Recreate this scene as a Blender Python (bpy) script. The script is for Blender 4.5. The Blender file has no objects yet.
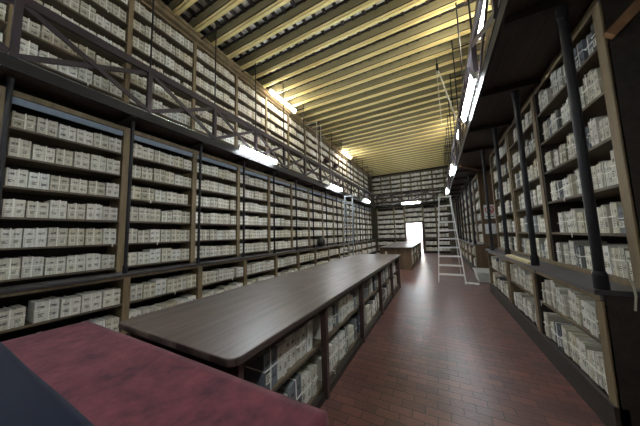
import bpy, bmesh, math, random
from mathutils import Vector, Matrix
random.seed(7)
C = bpy.context.scene.collection
PI = math.pi
H = 1.6                       # eye height: heights below are first measured from the eye, floor = 0

# ------------------------------------------------------------------ camera
cam_d = bpy.data.cameras.new('camera'); cam = bpy.data.objects.new('camera', cam_d); C.objects.link(cam)
FPX = 223.278
cam_d.sensor_fit = 'HORIZONTAL'; cam_d.sensor_width = 36.0; cam_d.lens = FPX/640*36
cam_d.clip_start = 0.05; cam_d.clip_end = 200
yaw, pitch, roll = -0.481624892, 0.0947728219, -0.0286332817
cy, sy, cp, sp = math.cos(yaw), math.sin(yaw), math.cos(pitch), math.sin(pitch)
Fw = Vector((sy*cp, cy*cp, sp)); R0 = Vector((cy, -sy, 0)); U0 = R0.cross(Fw)
Rt = R0*math.cos(roll) + U0*math.sin(roll); Up = -R0*math.sin(roll) + U0*math.cos(roll)
M = Matrix((( Rt.x, Up.x, -Fw.x, 0), (Rt.y, Up.y, -Fw.y, 0), (Rt.z, Up.z, -Fw.z, H), (0, 0, 0, 1)))
cam.matrix_world = M
bpy.context.scene.camera = cam
CAM = Vector((0, 0, H))
def project(p):
    d = Vector(p) - CAM; z = d.dot(Fw)
    if z < 0.05: return None
    return (320 + FPX*d.dot(Rt)/z, 213 - FPX*d.dot(Up)/z, z)

# ------------------------------------------------------------------ world, sun, exposure
world = bpy.data.worlds.new('world'); bpy.context.scene.world = world; world.use_nodes = True
bg = world.node_tree.nodes['Background']
sky = world.node_tree.nodes.new('ShaderNodeTexSky')
try:
    sky.sky_type = 'NISHITA'; sky.sun_disc = False; sky.sun_elevation = math.radians(50); sky.sun_rotation = math.radians(150)
except Exception: pass
world.node_tree.links.new(sky.outputs[0], bg.inputs[0]); bg.inputs[1].default_value = 5.0
sun_d = bpy.data.lights.new('sun', 'SUN'); sun = bpy.data.objects.new('sun', sun_d); C.objects.link(sun)
sun_d.energy = 9; sun_d.angle = 0.01; sun.rotation_euler = (math.radians(38), 0, math.radians(25))
vs = bpy.context.scene.view_settings
vs.view_transform = 'Standard'; vs.look = 'None'; vs.gamma = 1; vs.use_curve_mapping = False
vs.exposure = 0.85
TUBE = 75.0                   # emission of the fluorescent tubes

# ------------------------------------------------------------------ materials
def newmat(name):
    m = bpy.data.materials.new(name); m.use_nodes = True
    nt = m.node_tree; b = nt.nodes['Principled BSDF']
    return m, nt, b
def L(nt, a, b): nt.links.new(a, b)
def rgb(h):
    h = h.lstrip('#'); v = [int(h[i:i+2], 16)/255 for i in (0, 2, 4)]
    return tuple((c/12.92 if c <= .04045 else ((c+.055)/1.055)**2.4) for c in v) + (1,)
def plain(name, col, rough=.6, metal=0, spec=None):
    m, nt, b = newmat(name); b.inputs['Roughness'].default_value = rough; b.inputs['Metallic'].default_value = metal
    n = nt.nodes.new('ShaderNodeTexNoise'); n.inputs['Scale'].default_value = 9; n.inputs['Detail'].default_value = 4
    tc = nt.nodes.new('ShaderNodeTexCoord'); L(nt, tc.outputs['Object'], n.inputs['Vector'])
    r = nt.nodes.new('ShaderNodeMixRGB'); c = rgb(col)
    r.inputs[1].default_value = tuple(x*.82 for x in c[:3])+(1,); r.inputs[2].default_value = tuple(min(1, x*1.12) for x in c[:3])+(1,)
    L(nt, n.outputs['Fac'], r.inputs[0]); L(nt, r.outputs[0], b.inputs['Base Color'])
    if spec is not None: b.inputs['Specular IOR Level'].default_value = spec
    return m
def wood(name, c1, c2, rough=.55, stretch=(1, .08, 1), scale=14, bump=.1, spec=.4, boards=None):
    m, nt, b = newmat(name)
    tc = nt.nodes.new('ShaderNodeTexCoord'); mp = nt.nodes.new('ShaderNodeMapping'); mp.inputs['Scale'].default_value = stretch
    n = nt.nodes.new('ShaderNodeTexNoise'); n.inputs['Scale'].default_value = scale; n.inputs['Detail'].default_value = 7; n.inputs['Roughness'].default_value = .65
    L(nt, tc.outputs['Object'], mp.inputs[0]); L(nt, mp.outputs[0], n.inputs['Vector'])
    r = nt.nodes.new('ShaderNodeValToRGB'); r.color_ramp.elements[0].position = .3; r.color_ramp.elements[1].position = .72
    r.color_ramp.elements[0].color = rgb(c1); r.color_ramp.elements[1].color = rgb(c2)
    L(nt, n.outputs['Fac'], r.inputs[0]); out = r.outputs[0]
    h = n.outputs['Fac']
    if boards:   # board joints across one axis
        w = nt.nodes.new('ShaderNodeTexBrick'); w.inputs['Scale'].default_value = 1; w.offset = .37
        w.inputs['Brick Width'].default_value = boards[1]; w.inputs['Row Height'].default_value = boards[0]; w.inputs['Mortar Size'].default_value = .004
        w.inputs['Color1'].default_value = (1, 1, 1, 1); w.inputs['Color2'].default_value = (.78, .78, .78, 1); w.inputs['Mortar'].default_value = (.22, .2, .2, 1)
        mp2 = nt.nodes.new('ShaderNodeMapping'); mp2.inputs['Rotation'].default_value = (0, 0, PI/2)
        L(nt, tc.outputs['Object'], mp2.inputs[0]); L(nt, mp2.outputs[0], w.inputs['Vector'])
        mx = nt.nodes.new('ShaderNodeMixRGB'); mx.blend_type = 'MULTIPLY'; mx.inputs[0].default_value = 1
        L(nt, out, mx.inputs[1]); L(nt, w.outputs['Color'], mx.inputs[2]); out = mx.outputs[0]
    L(nt, out, b.inputs['Base Color']); b.inputs['Roughness'].default_value = rough; b.inputs['Specular IOR Level'].default_value = spec
    bp = nt.nodes.new('ShaderNodeBump'); bp.inputs['Strength'].default_value = bump; bp.inputs['Distance'].default_value = .01
    L(nt, h, bp.inputs['Height']); L(nt, bp.outputs[0], b.inputs['Normal'])
    return m
def emis(name, col, s):
    m, nt, b = newmat(name); b.inputs['Base Color'].default_value = (1, 1, 1, 1)
    b.inputs['Emission Color'].default_value = col; b.inputs['Emission Strength'].default_value = s
    return m
M_tan = wood('shelf_edge_wood', '#645641', '#8f7d5e', .6, (1, 1, .15), 10)
M_board = wood('shelf_board_wood', '#4c4135', '#716350', .6)
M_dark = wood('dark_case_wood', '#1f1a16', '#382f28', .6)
M_black_wood = wood('blackened_wood', '#0f0c0b', '#1d1815', .6)
M_brown = wood('panel_brown_wood', '#50402f', '#705a44', .55, (1, 1, .12), 8)
M_ledge = wood('ledge_dark_wood', '#2c2a2c', '#4b474a', .38, (1, .1, 1), 10, .06, .5)
M_steel = plain('dark_painted_steel', '#17151a', .5, .0, .35)
M_rail = plain('purple_brown_rail_paint', '#352b30', .5)
M_deck = wood('deck_board_wood', '#30261f', '#4c3c32', .6, boards=(.22, 2.4))
M_edge = plain('pale_metal_strip', '#aeb4ba', .25, .9)
M_bluestrip = plain('blue_grey_strip', '#8d9bab', .5)
M_orange = wood('orange_brown_beam_wood', '#6f5038', '#94704f', .55)
M_alu = plain('brushed_aluminium', '#f0f1f2', .4, .0)
M_white = plain('white_enamel', '#e8e8e4', .4)
M_plaster = plain('aged_plaster', '#8b8576', .85)
M_black = plain('black_plastic', '#0b0b0c', .28, 0, .7)
M_rope = plain('pale_rope', '#c7c2b0', .8)
M_twine = plain('cotton_tape', '#f4f2ea', .85)
M_red_paint = plain('red_sign_ink', '#c0342c', .6)
M_ink = plain('black_sign_ink', '#222222', .6)
M_paper = plain('notice_paper', '#e4e6ea', .8)
M_tub = plain('grey_plastic_tub', '#d2d5d1', .45)
M_rag = plain('white_cotton_rag', '#e9e9e6', .9)
M_pale_wood = wood('pale_pine', '#b5a880', '#d6c9a0', .55)
M_tube = emis('fluorescent_tube_glow', (.86, .94, 1, 1), TUBE)
M_tube_warm = emis('warm_fluorescent_tube_glow', (1, .93, .76, 1), TUBE*.75)
M_maroon = plain('plum_wood_body', '#4b3733', .5)

M_top, nt, b = newmat('polished_table_wood')
tc = nt.nodes.new('ShaderNodeTexCoord'); mp = nt.nodes.new('ShaderNodeMapping'); mp.inputs['Scale'].default_value = (1, .06, 1); L(nt, tc.outputs['Object'], mp.inputs[0])
n1 = nt.nodes.new('ShaderNodeTexNoise'); n1.inputs['Scale'].default_value = 14; n1.inputs['Detail'].default_value = 8; L(nt, mp.outputs[0], n1.inputs['Vector'])
r1 = nt.nodes.new('ShaderNodeValToRGB'); r1.color_ramp.elements[0].color = rgb('#3b302d'); r1.color_ramp.elements[1].color = rgb('#6b5b54')
r1.color_ramp.elements[0].position = .3; r1.color_ramp.elements[1].position = .7; L(nt, n1.outputs['Fac'], r1.inputs[0])
br = nt.nodes.new('ShaderNodeTexBrick'); br.inputs['Scale'].default_value = 1; br.inputs['Brick Width'].default_value = 3.1; br.inputs['Row Height'].default_value = .166
br.inputs['Mortar Size'].default_value = .003; br.inputs['Color1'].default_value = (1, 1, 1, 1); br.inputs['Color2'].default_value = (.8, .8, .8, 1); br.inputs['Mortar'].default_value = (.3, .28, .28, 1)
mp2 = nt.nodes.new('ShaderNodeMapping'); mp2.inputs['Rotation'].default_value = (0, 0, PI/2); L(nt, tc.outputs['Object'], mp2.inputs[0]); L(nt, mp2.outputs[0], br.inputs['Vector'])
mx = nt.nodes.new('ShaderNodeMixRGB'); mx.blend_type = 'MULTIPLY'; mx.inputs[0].default_value = 1; L(nt, r1.outputs[0], mx.inputs[1]); L(nt, br.outputs['Color'], mx.inputs[2]); L(nt, mx.outputs[0], b.inputs['Base Color'])
n2 = nt.nodes.new('ShaderNodeTexNoise'); n2.inputs['Scale'].default_value = 3.2; n2.inputs['Detail'].default_value = 6; L(nt, tc.outputs['Object'], n2.inputs['Vector'])
mr = nt.nodes.new('ShaderNodeMapRange'); mr.inputs[1].default_value = .3; mr.inputs[2].default_value = .7; mr.inputs[3].default_value = .34; mr.inputs[4].default_value = .40
L(nt, n2.outputs['Fac'], mr.inputs[0]); L(nt, mr.outputs[0], b.inputs['Roughness']); b.inputs['Specular IOR Level'].default_value = .6
bp = nt.nodes.new('ShaderNodeBump'); bp.inputs['Strength'].default_value = .12; bp.inputs['Distance'].default_value = .01; L(nt, n1.outputs['Fac'], bp.inputs['Height']); L(nt, bp.outputs[0], b.inputs['Normal'])

M_floor, nt, b = newmat('red_clay_paver_floor')
tc = nt.nodes.new('ShaderNodeTexCoord')
br = nt.nodes.new('ShaderNodeTexBrick'); br.inputs['Scale'].default_value = 1; br.inputs['Brick Width'].default_value = .20; br.inputs['Row Height'].default_value = .10
br.inputs['Mortar Size'].default_value = .0048; br.inputs['Mortar Smooth'].default_value = .3; br.inputs['Color1'].default_value = rgb('#724a41'); br.inputs['Color2'].default_value = rgb('#523732'); br.inputs['Mortar'].default_value = rgb('#1f1718')
wn = nt.nodes.new('ShaderNodeTexNoise'); wn.inputs['Scale'].default_value = 5; wn.inputs['Detail'].default_value = 2; L(nt, tc.outputs['Object'], wn.inputs['Vector'])
va = nt.nodes.new('ShaderNodeVectorMath'); va.operation = 'MULTIPLY_ADD'; va.inputs[1].default_value = (.018, .018, 0)
L(nt, wn.outputs['Color'], va.inputs[0]); L(nt, tc.outputs['Object'], va.inputs[2]); L(nt, va.outputs[0], br.inputs['Vector'])
n2 = nt.nodes.new('ShaderNodeTexNoise'); n2.inputs['Scale'].default_value = 1.7; n2.inputs['Detail'].default_value = 8; L(nt, tc.outputs['Object'], n2.inputs['Vector'])
r2 = nt.nodes.new('ShaderNodeValToRGB'); r2.color_ramp.elements[0].color = (.62, .6, .62, 1); r2.color_ramp.elements[1].color = (1.25, 1.18, 1.15, 1); r2.color_ramp.elements[0].position = .3; r2.color_ramp.elements[1].position = .7
L(nt, n2.outputs['Fac'], r2.inputs[0])
mx = nt.nodes.new('ShaderNodeMixRGB'); mx.blend_type = 'MULTIPLY'; mx.inputs[0].default_value = 1; L(nt, br.outputs['Color'], mx.inputs[1]); L(nt, r2.outputs[0], mx.inputs[2]); L(nt, mx.outputs[0], b.inputs['Base Color'])
mr = nt.nodes.new('ShaderNodeMapRange'); mr.inputs[1].default_value = .3; mr.inputs[2].default_value = .7; mr.inputs[3].default_value = .29; mr.inputs[4].default_value = .35
L(nt, n2.outputs['Fac'], mr.inputs[0]); L(nt, mr.outputs[0], b.inputs['Roughness']); b.inputs['Specular IOR Level'].default_value = .7
bp = nt.nodes.new('ShaderNodeBump'); bp.inputs['Strength'].default_value = .75; bp.inputs['Distance'].default_value = .006; bp.invert = True
sb = nt.nodes.new('ShaderNodeSeparateColor'); L(nt, br.outputs['Color'], sb.inputs[0])
fn = nt.nodes.new('ShaderNodeTexNoise'); fn.inputs['Scale'].default_value = 38; fn.inputs['Detail'].default_value = 4; L(nt, tc.outputs['Object'], fn.inputs['Vector'])
hs = nt.nodes.new('ShaderNodeMath'); hs.operation = 'MULTIPLY_ADD'; hs.inputs[1].default_value = .55; L(nt, fn.outputs['Fac'], hs.inputs[0]); L(nt, br.outputs['Fac'], hs.inputs[2])
h2 = nt.nodes.new('ShaderNodeMath'); h2.operation = 'MULTIPLY_ADD'; h2.inputs[1].default_value = 3.0; L(nt, sb.outputs[0], h2.inputs[0]); L(nt, hs.outputs[0], h2.inputs[2])
L(nt, h2.outputs[0], bp.inputs['Height']); L(nt, bp.outputs[0], b.inputs['Normal'])

def cloth(name, c1, c2):
    m, nt, b = newmat(name)
    tc = nt.nodes.new('ShaderNodeTexCoord'); n = nt.nodes.new('ShaderNodeTexNoise'); n.inputs['Scale'].default_value = 7; n.inputs['Detail'].default_value = 9; n.inputs['Roughness'].default_value = .7
    L(nt, tc.outputs['Object'], n.inputs['Vector']); r = nt.nodes.new('ShaderNodeMixRGB'); r.inputs[1].default_value = rgb(c1); r.inputs[2].default_value = rgb(c2)
    mg = nt.nodes.new('ShaderNodeMapRange'); mg.inputs[1].default_value = .36; mg.inputs[2].default_value = .64; L(nt, n.outputs['Fac'], mg.inputs[0]); L(nt, mg.outputs[0], r.inputs[0]); L(nt, r.outputs[0], b.inputs['Base Color']); b.inputs['Roughness'].default_value = .92; b.inputs['Specular IOR Level'].default_value = .15
    b.inputs['Sheen Weight'].default_value = .06
    w = nt.nodes.new('ShaderNodeTexNoise'); w.inputs['Scale'].default_value = 350; L(nt, tc.outputs['Object'], w.inputs['Vector'])
    bp = nt.nodes.new('ShaderNodeBump'); bp.inputs['Strength'].default_value = .25; bp.inputs['Distance'].default_value = .003; L(nt, w.outputs['Fac'], bp.inputs['Height']); L(nt, bp.outputs[0], b.inputs['Normal'])
    return m
M_redcloth = cloth('faded_red_felt', '#42222a', '#69353e')
M_bluecloth = cloth('navy_felt', '#090f20', '#0e162c')

M_beam_side = wood('olive_beam_side', '#9a906c', '#b3a982', .6, (.1, 1, 1), 8)  # beam sides: a duller olive than the cream undersides
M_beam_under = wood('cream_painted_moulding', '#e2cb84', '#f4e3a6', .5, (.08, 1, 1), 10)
M_ceil, nt, b = newmat('ceiling_coffer_boards')
tc = nt.nodes.new('ShaderNodeTexCoord'); n = nt.nodes.new('ShaderNodeTexNoise'); n.inputs['Scale'].default_value = 7; n.inputs['Detail'].default_value = 3; L(nt, tc.outputs['Object'], n.inputs['Vector'])
r = nt.nodes.new('ShaderNodeValToRGB'); r.color_ramp.elements[0].position = .42; r.color_ramp.elements[1].position = .62; r.color_ramp.elements[0].color = rgb('#a59c90'); r.color_ramp.elements[1].color = rgb('#e8e4dc')
L(nt, n.outputs['Fac'], r.inputs[0]); L(nt, r.outputs[0], b.inputs['Base Color']); b.inputs['Roughness'].default_value = .7

def paper_mat(name, attr, cols, blue=False):
    """page edges of a tied bundle; UV u 0..1 across the front, v 0..1 up"""
    m, nt, b = newmat(name)
    uv = nt.nodes.new('ShaderNodeUVMap'); uv.uv_map = 'UVMap'
    if attr:
        at = nt.nodes.new('ShaderNodeAttribute'); at.attribute_name = 'Tint'; rnd = at.outputs['Fac']
    else:
        oi = nt.nodes.new('ShaderNodeObjectInfo'); rnd = oi.outputs['Random']
    ramp = nt.nodes.new('ShaderNodeValToRGB'); e = ramp.color_ramp.elements
    e[0].color = rgb(cols[0]); e[0].position = 0; e[1].color = rgb(cols[-1]); e[1].position = 1
    for i, c in enumerate(cols[1:-1]): x = e.new((i+1)/(len(cols)-1)); x.color = rgb(c)
    L(nt, rnd, ramp.inputs[0])
    off = nt.nodes.new('ShaderNodeCombineXYZ'); mu = nt.nodes.new('ShaderNodeMath'); mu.operation = 'MULTIPLY'; mu.inputs[1].default_value = 57
    L(nt, rnd, mu.inputs[0]); L(nt, mu.outputs[0], off.inputs[2])
    add = nt.nodes.new('ShaderNodeVectorMath'); L(nt, uv.outputs[0], add.inputs[0]); L(nt, off.outputs[0], add.inputs[1])
    mp = nt.nodes.new('ShaderNodeMapping'); mp.inputs['Scale'].default_value = (26, 1.2, 1); L(nt, add.outputs[0], mp.inputs[0])
    n = nt.nodes.new('ShaderNodeTexNoise'); n.inputs['Scale'].default_value = 1; n.inputs['Detail'].default_value = 3; L(nt, mp.outputs[0], n.inputs['Vector'])
    r = nt.nodes.new('ShaderNodeValToRGB'); r.color_ramp.elements[0].position = .3; r.color_ramp.elements[1].position = .62
    r.color_ramp.elements[0].color = (.56, .54, .48, 1); r.color_ramp.elements[1].color = (1, 1, 1, 1); L(nt, n.outputs['Fac'], r.inputs[0])
    mx = nt.nodes.new('ShaderNodeMixRGB'); mx.blend_type = 'MULTIPLY'; mx.inputs[0].default_value = .8
    L(nt, ramp.outputs[0], mx.inputs[1]); L(nt, r.outputs[0], mx.inputs[2])
    # faded illegible ink strokes in two bands of the front
    sx = nt.nodes.new('ShaderNodeSeparateXYZ'); L(nt, uv.outputs[0], sx.inputs[0])
    def band(c, w):
        a = nt.nodes.new('ShaderNodeMath'); a.operation = 'SUBTRACT'; a.inputs[1].default_value = c; L(nt, sx.outputs[1], a.inputs[0])
        q = nt.nodes.new('ShaderNodeMath'); q.operation = 'ABSOLUTE'; L(nt, a.outputs[0], q.inputs[0])
        s = nt.nodes.new('ShaderNodeMath'); s.operation = 'LESS_THAN'; s.inputs[1].default_value = w; L(nt, q.outputs[0], s.inputs[0]); return s.outputs[0]
    ad = nt.nodes.new('ShaderNodeMath'); ad.operation = 'MAXIMUM'; L(nt, band(.30, .075), ad.inputs[0]); L(nt, band(.70, .05), ad.inputs[1])
    mp3 = nt.nodes.new('ShaderNodeMapping'); mp3.inputs['Scale'].default_value = (8, 20, 1); L(nt, add.outputs[0], mp3.inputs[0])
    n3 = nt.nodes.new('ShaderNodeTexNoise'); n3.inputs['Scale'].default_value = 1; n3.inputs['Detail'].default_value = 2; L(nt, mp3.outputs[0], n3.inputs['Vector'])
    g = nt.nodes.new('ShaderNodeMapRange'); g.inputs[1].default_value = .43; g.inputs[2].default_value = .52; L(nt, n3.outputs['Fac'], g.inputs[0])
    mm = nt.nodes.new('ShaderNodeMath'); mm.operation = 'MULTIPLY'; L(nt, ad.outputs[0], mm.inputs[0]); L(nt, g.outputs[0], mm.inputs[1])
    ua = nt.nodes.new('ShaderNodeMath'); ua.operation = 'SUBTRACT'; ua.inputs[1].default_value = .5; L(nt, sx.outputs[0], ua.inputs[0])
    ub = nt.nodes.new('ShaderNodeMath'); ub.operation = 'ABSOLUTE'; L(nt, ua.outputs[0], ub.inputs[0])
    uc = nt.nodes.new('ShaderNodeMath'); uc.operation = 'COMPARE'; uc.inputs[1].default_value = .255; uc.inputs[2].default_value = .145; L(nt, ub.outputs[0], uc.inputs[0])
    ud = nt.nodes.new('ShaderNodeMath'); ud.operation = 'MULTIPLY'; L(nt, mm.outputs[0], ud.inputs[0]); L(nt, uc.outputs[0], ud.inputs[1])
    m2 = nt.nodes.new('ShaderNodeMath'); m2.operation = 'MULTIPLY'; m2.inputs[1].default_value = .8; L(nt, ud.outputs[0], m2.inputs[0])
    fx = nt.nodes.new('ShaderNodeMixRGB'); fx.inputs[2].default_value = rgb('#2f3038'); L(nt, m2.outputs[0], fx.inputs[0]); L(nt, mx.outputs[0], fx.inputs[1])
    L(nt, fx.outputs[0], b.inputs['Base Color']); b.inputs['Roughness'].default_value = .85; b.inputs['Specular IOR Level'].default_value = .2
    bp = nt.nodes.new('ShaderNodeBump'); bp.inputs['Strength'].default_value = .3; bp.inputs['Distance'].default_value = .01; L(nt, n.outputs['Fac'], bp.inputs['Height']); L(nt, bp.outputs[0], b.inputs['Normal'])
    return m
COLS = ['#bab5a0', '#eae8df', '#d2cebd', '#f6f5f1', '#d6cfb6', '#eff0ed', '#c4c0b0', '#f1efe7']
M_bundle = paper_mat('tied_paper_edges', False, COLS)
M_bundle_s = paper_mat('tied_paper_edges_mass', True, COLS)
M_folder = paper_mat('grey_blue_folder_paper', False, ['#4f535b', '#7c828a', '#5c5a50', '#8d9299'])
M_folder_s = paper_mat('grey_blue_folder_paper_mass', True, ['#4f535b', '#7c828a', '#5c5a50', '#8d9299'])
M_label = plain('label_paper', '#e0ddd0', .85)

# ------------------------------------------------------------------ mesh helpers
class MB:
    def __init__(s): s.v = []; s.f = []; s.m = []
    def quad8(s, P, mi=0):
        o = len(s.v); s.v += [tuple(p) for p in P]
        for q in ((0, 3, 2, 1), (4, 5, 6, 7), (0, 1, 5, 4), (1, 2, 6, 5), (2, 3, 7, 6), (3, 0, 4, 7)):
            s.f.append(tuple(o+i for i in q)); s.m.append(mi)
        return s
    def box(s, x0, x1, y0, y1, z0, z1, mi=0):
        return s.quad8([(x0, y0, z0), (x1, y0, z0), (x1, y1, z0), (x0, y1, z0), (x0, y0, z1), (x1, y0, z1), (x1, y1, z1), (x0, y1, z1)], mi)
    def bar(s, a, b, w, t, up=(0, 0, 1), mi=0):
        """rectangular bar from a to b, w across, t along 'up'"""
        a = Vector(a); b = Vector(b); d = (b-a).normalized(); u = Vector(up)
        sd = d.cross(u)
        if sd.length < 1e-4: sd = d.cross(Vector((1, 0, 0)))
        sd.normalize(); u = sd.cross(d).normalized(); sd *= w/2; u *= t/2
        return s.quad8([a-sd-u, a+sd-u, b+sd-u, b-sd-u, a-sd+u, a+sd+u, b+sd+u, b-sd+u], mi)
    def tube(s, a, b, r, n=12, r2=None, mi=0, caps=True):
        a = Vector(a); b = Vector(b); d = (b-a).normalized(); r2 = r if r2 is None else r2
        x = d.orthogonal().normalized(); y = d.cross(x); o = len(s.v)
        for c, rr in ((a, r), (b, r2)):
            for i in range(n):
                t = 2*PI*i/n; s.v.append(tuple(c + (x*math.cos(t)+y*math.sin(t))*rr))
        for i in range(n):
            j = (i+1) % n; s.f.append((o+i, o+j, o+n+j, o+n+i)); s.m.append(mi)
        if caps: s.f.append(tuple(o+n-1-i for i in range(n))); s.f.append(tuple(o+n+i for i in range(n))); s.m += [mi, mi]
        return s
    def lathe(s, prof, c=(0, 0, 0), n=20, mi=0):
        o = len(s.v); k = len(prof)
        for r, z in prof:
            for i in range(n):
                t = 2*PI*i/n; s.v.append((c[0]+r*math.cos(t), c[1]+r*math.sin(t), c[2]+z))
        for q in range(k-1):
            for i in range(n):
                j = (i+1) % n; s.f.append((o+q*n+i, o+q*n+j, o+(q+1)*n+j, o+(q+1)*n+i)); s.m.append(mi)
        s.f.append(tuple(o+n-1-i for i in range(n))); s.f.append(tuple(o+(k-1)*n+i for i in range(n))); s.m += [mi, mi]
        return s
    def build(s, name, mat, parent=None, loc=(0, 0, 0), bevel=0, smooth=False):
        me = bpy.data.meshes.new(name); me.from_pydata(s.v, [], s.f)
        for mt in (mat if isinstance(mat, (list, tuple)) else [mat]): me.materials.append(mt)
        me.polygons.foreach_set('material_index', s.m)
        if smooth: me.polygons.foreach_set('use_smooth', [True]*len(s.f))
        me.validate(); me.update()
        o = bpy.data.objects.new(name, me); C.objects.link(o); o.location = loc
        if parent: o.parent = parent
        if bevel:
            b = o.modifiers.new('bevel', 'BEVEL'); b.width = bevel; b.segments = 2; b.limit_method = 'ANGLE'
        return o
def tag(o, label, cat, group=None, kind=None):
    o['label'] = label; o['category'] = cat
    if group: o['group'] = group
    if kind: o['kind'] = kind
    return o
def thing(name, label, cat, loc=(0, 0, 0), rz=0, group=None):
    o = bpy.data.objects.new(name, None); C.objects.link(o); o.empty_display_size = .1
    o.location = loc; o.rotation_euler = (0, 0, rz); return tag(o, label, cat, group)
def struct(name, mb, mat, parent=None, **k):
    o = mb.build(name, mat, parent, **k)
    if not parent: o['kind'] = 'structure'
    return o
ORD = ['first', 'second', 'third', 'fourth', 'fifth', 'sixth', 'seventh', 'eighth', 'ninth', 'tenth', 'eleventh', 'twelfth', 'thirteenth', 'fourteenth', 'fifteenth', 'sixteenth',
       'seventeenth', 'eighteenth', 'nineteenth', 'twentieth'] 
def tens(i):
    if i < 20: return ORD[i]
    b, r = divmod(i+1, 10); n = ['', '', 'twent', 'thirt', 'fort', 'fift'][b]
    return n+'ieth' if r == 0 else n+'y-'+ORD[r-1]

# ------------------------------------------------------------------ the room
XL, XR, YB, YF, ZC = -5.2, 1.85, 19.25, -3.0, 5.12+H     # walls and ceiling boards
DX0, DX1, DTOP = -2.12, -1.02, .66+H                      # back door opening
struct('floor', MB().box(XL-.2, XR+.2, YF-.2, YB+.2, -.1, 0), M_floor)
struct('wall_left', MB().box(XL-.2, XL, YF, YB, 0, ZC), M_plaster)
struct('wall_right', MB().box(XR, XR+.2, YF, YB, 0, ZC), M_plaster)
struct('wall_front', MB().box(XL-.2, XR+.2, YF-.2, YF, 0, ZC), M_plaster)
struct('wall_back', MB().box(XL-.2, DX0, YB, YB+.3, 0, ZC).box(DX1, XR+.2, YB, YB+.3, 0, ZC).box(DX0, DX1, YB, YB+.3, DTOP, ZC), M_plaster)
cm = MB().box(XL-.2, XR+.2, YF-.2, YB+.3, ZC, ZC+.15)
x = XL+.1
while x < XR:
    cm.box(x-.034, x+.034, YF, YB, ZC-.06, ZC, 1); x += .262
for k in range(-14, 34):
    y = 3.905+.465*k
    if YF+.2 < y < YB-.1: cm.box(XL, XR, y-.11, y+.11, ZC-.045, ZC, 1)  # dark strips stand in for the shadow along the beam sides
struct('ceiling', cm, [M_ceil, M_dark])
struct('door_1', MB().box(DX0-.08, DX0, YB-1.22, YB+.3, 0, DTOP+.08).box(DX1, DX1+.08, YB-1.22, YB+.3, 0, DTOP+.08).box(DX0, DX1, YB-1.22, YB+.3, DTOP, DTOP+.08), M_maroon)
# outside the back door
yard = struct('ground', MB().box(-9, 6, YB+.2, YB+9, -.12, -.02), plain('sunlit_concrete', '#b9b3a6', .9))
o = MB().box(-8, 5, YB+6, YB+6.3, -.02, 5).build('courtyard_wall', plain('limewashed_wall', '#e2d9c6', .9)); tag(o, 'sunlit cream courtyard wall seen through the back doorway', 'wall')
o = MB().box(-6, 3, YB+3.4, YB+3.65, -.02, .95).build('low_brick_wall', plain('sunny_brick', '#85695a', .9)); tag(o, 'low reddish brick wall outside the back doorway', 'wall')
o = MB().box(-2.62, -2.28, YB+5.93, YB+6.0, 1.3, 2.5).build('shutter', plain('grey_shutter_paint', '#6c7074', .7)); tag(o, 'narrow grey shutter on courtyard wall seen through doorway', 'shutter')

# ceiling beams (run across the room)
BY0, BP = 3.905, .465
beam0 = None
i = 0
k0 = -int((BY0-YF-.2)/BP)
nb = int((YB-BY0)/BP)
for k in range(k0, nb+1):
    y = BY0 + k*BP
    if beam0 is None:
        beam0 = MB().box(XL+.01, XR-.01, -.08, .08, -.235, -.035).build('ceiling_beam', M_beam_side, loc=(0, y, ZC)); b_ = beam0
        MB().box(XL+.014, XR-.014, -.076, .076, -.247, -.235).build('gap_shade_strip', M_dark, beam0)  # dark colour stands in for shade in the gaps between mouldings
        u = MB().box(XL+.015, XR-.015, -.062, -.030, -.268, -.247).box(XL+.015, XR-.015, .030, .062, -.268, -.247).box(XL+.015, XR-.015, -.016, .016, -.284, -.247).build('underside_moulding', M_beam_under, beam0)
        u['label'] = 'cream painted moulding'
    else:
        b_ = beam0.copy(); C.objects.link(b_); b_.location = (0, y, ZC)
        for q_ in beam0.children:
            c = q_.copy(); C.objects.link(c); c.parent = b_
    n = k-k0
    if y < 2.9: lab = 'olive ceiling beam overhead, %s row above the camera side' % tens(n)
    else: lab = 'olive ceiling beam with cream moulding, %s row into the room' % tens(k-int(math.ceil((2.9-BY0)/BP)))
    tag(b_, lab, 'beam', 'ceiling beams spanning the room')

# wall plates under the beams
struct('trim_1', MB().box(XL, -4.80, YF, YB, 4.86+H-.0, 4.868+H+.0).box(-4.86, -4.74, YF, YB-.4, 4.70+H, 4.872+H).box(-4.80, -4.71, YF, YB-.4, 4.80+H, 4.872+H), M_tan)
struct('trim_2', MB().box(XL, XR, 18.78, 18.9, 4.70+H, 4.872+H), M_dark)
struct('trim_3', MB().box(1.42, 1.52, YF, YB-.4, 4.70+H, 4.872+H), M_tan)

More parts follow.
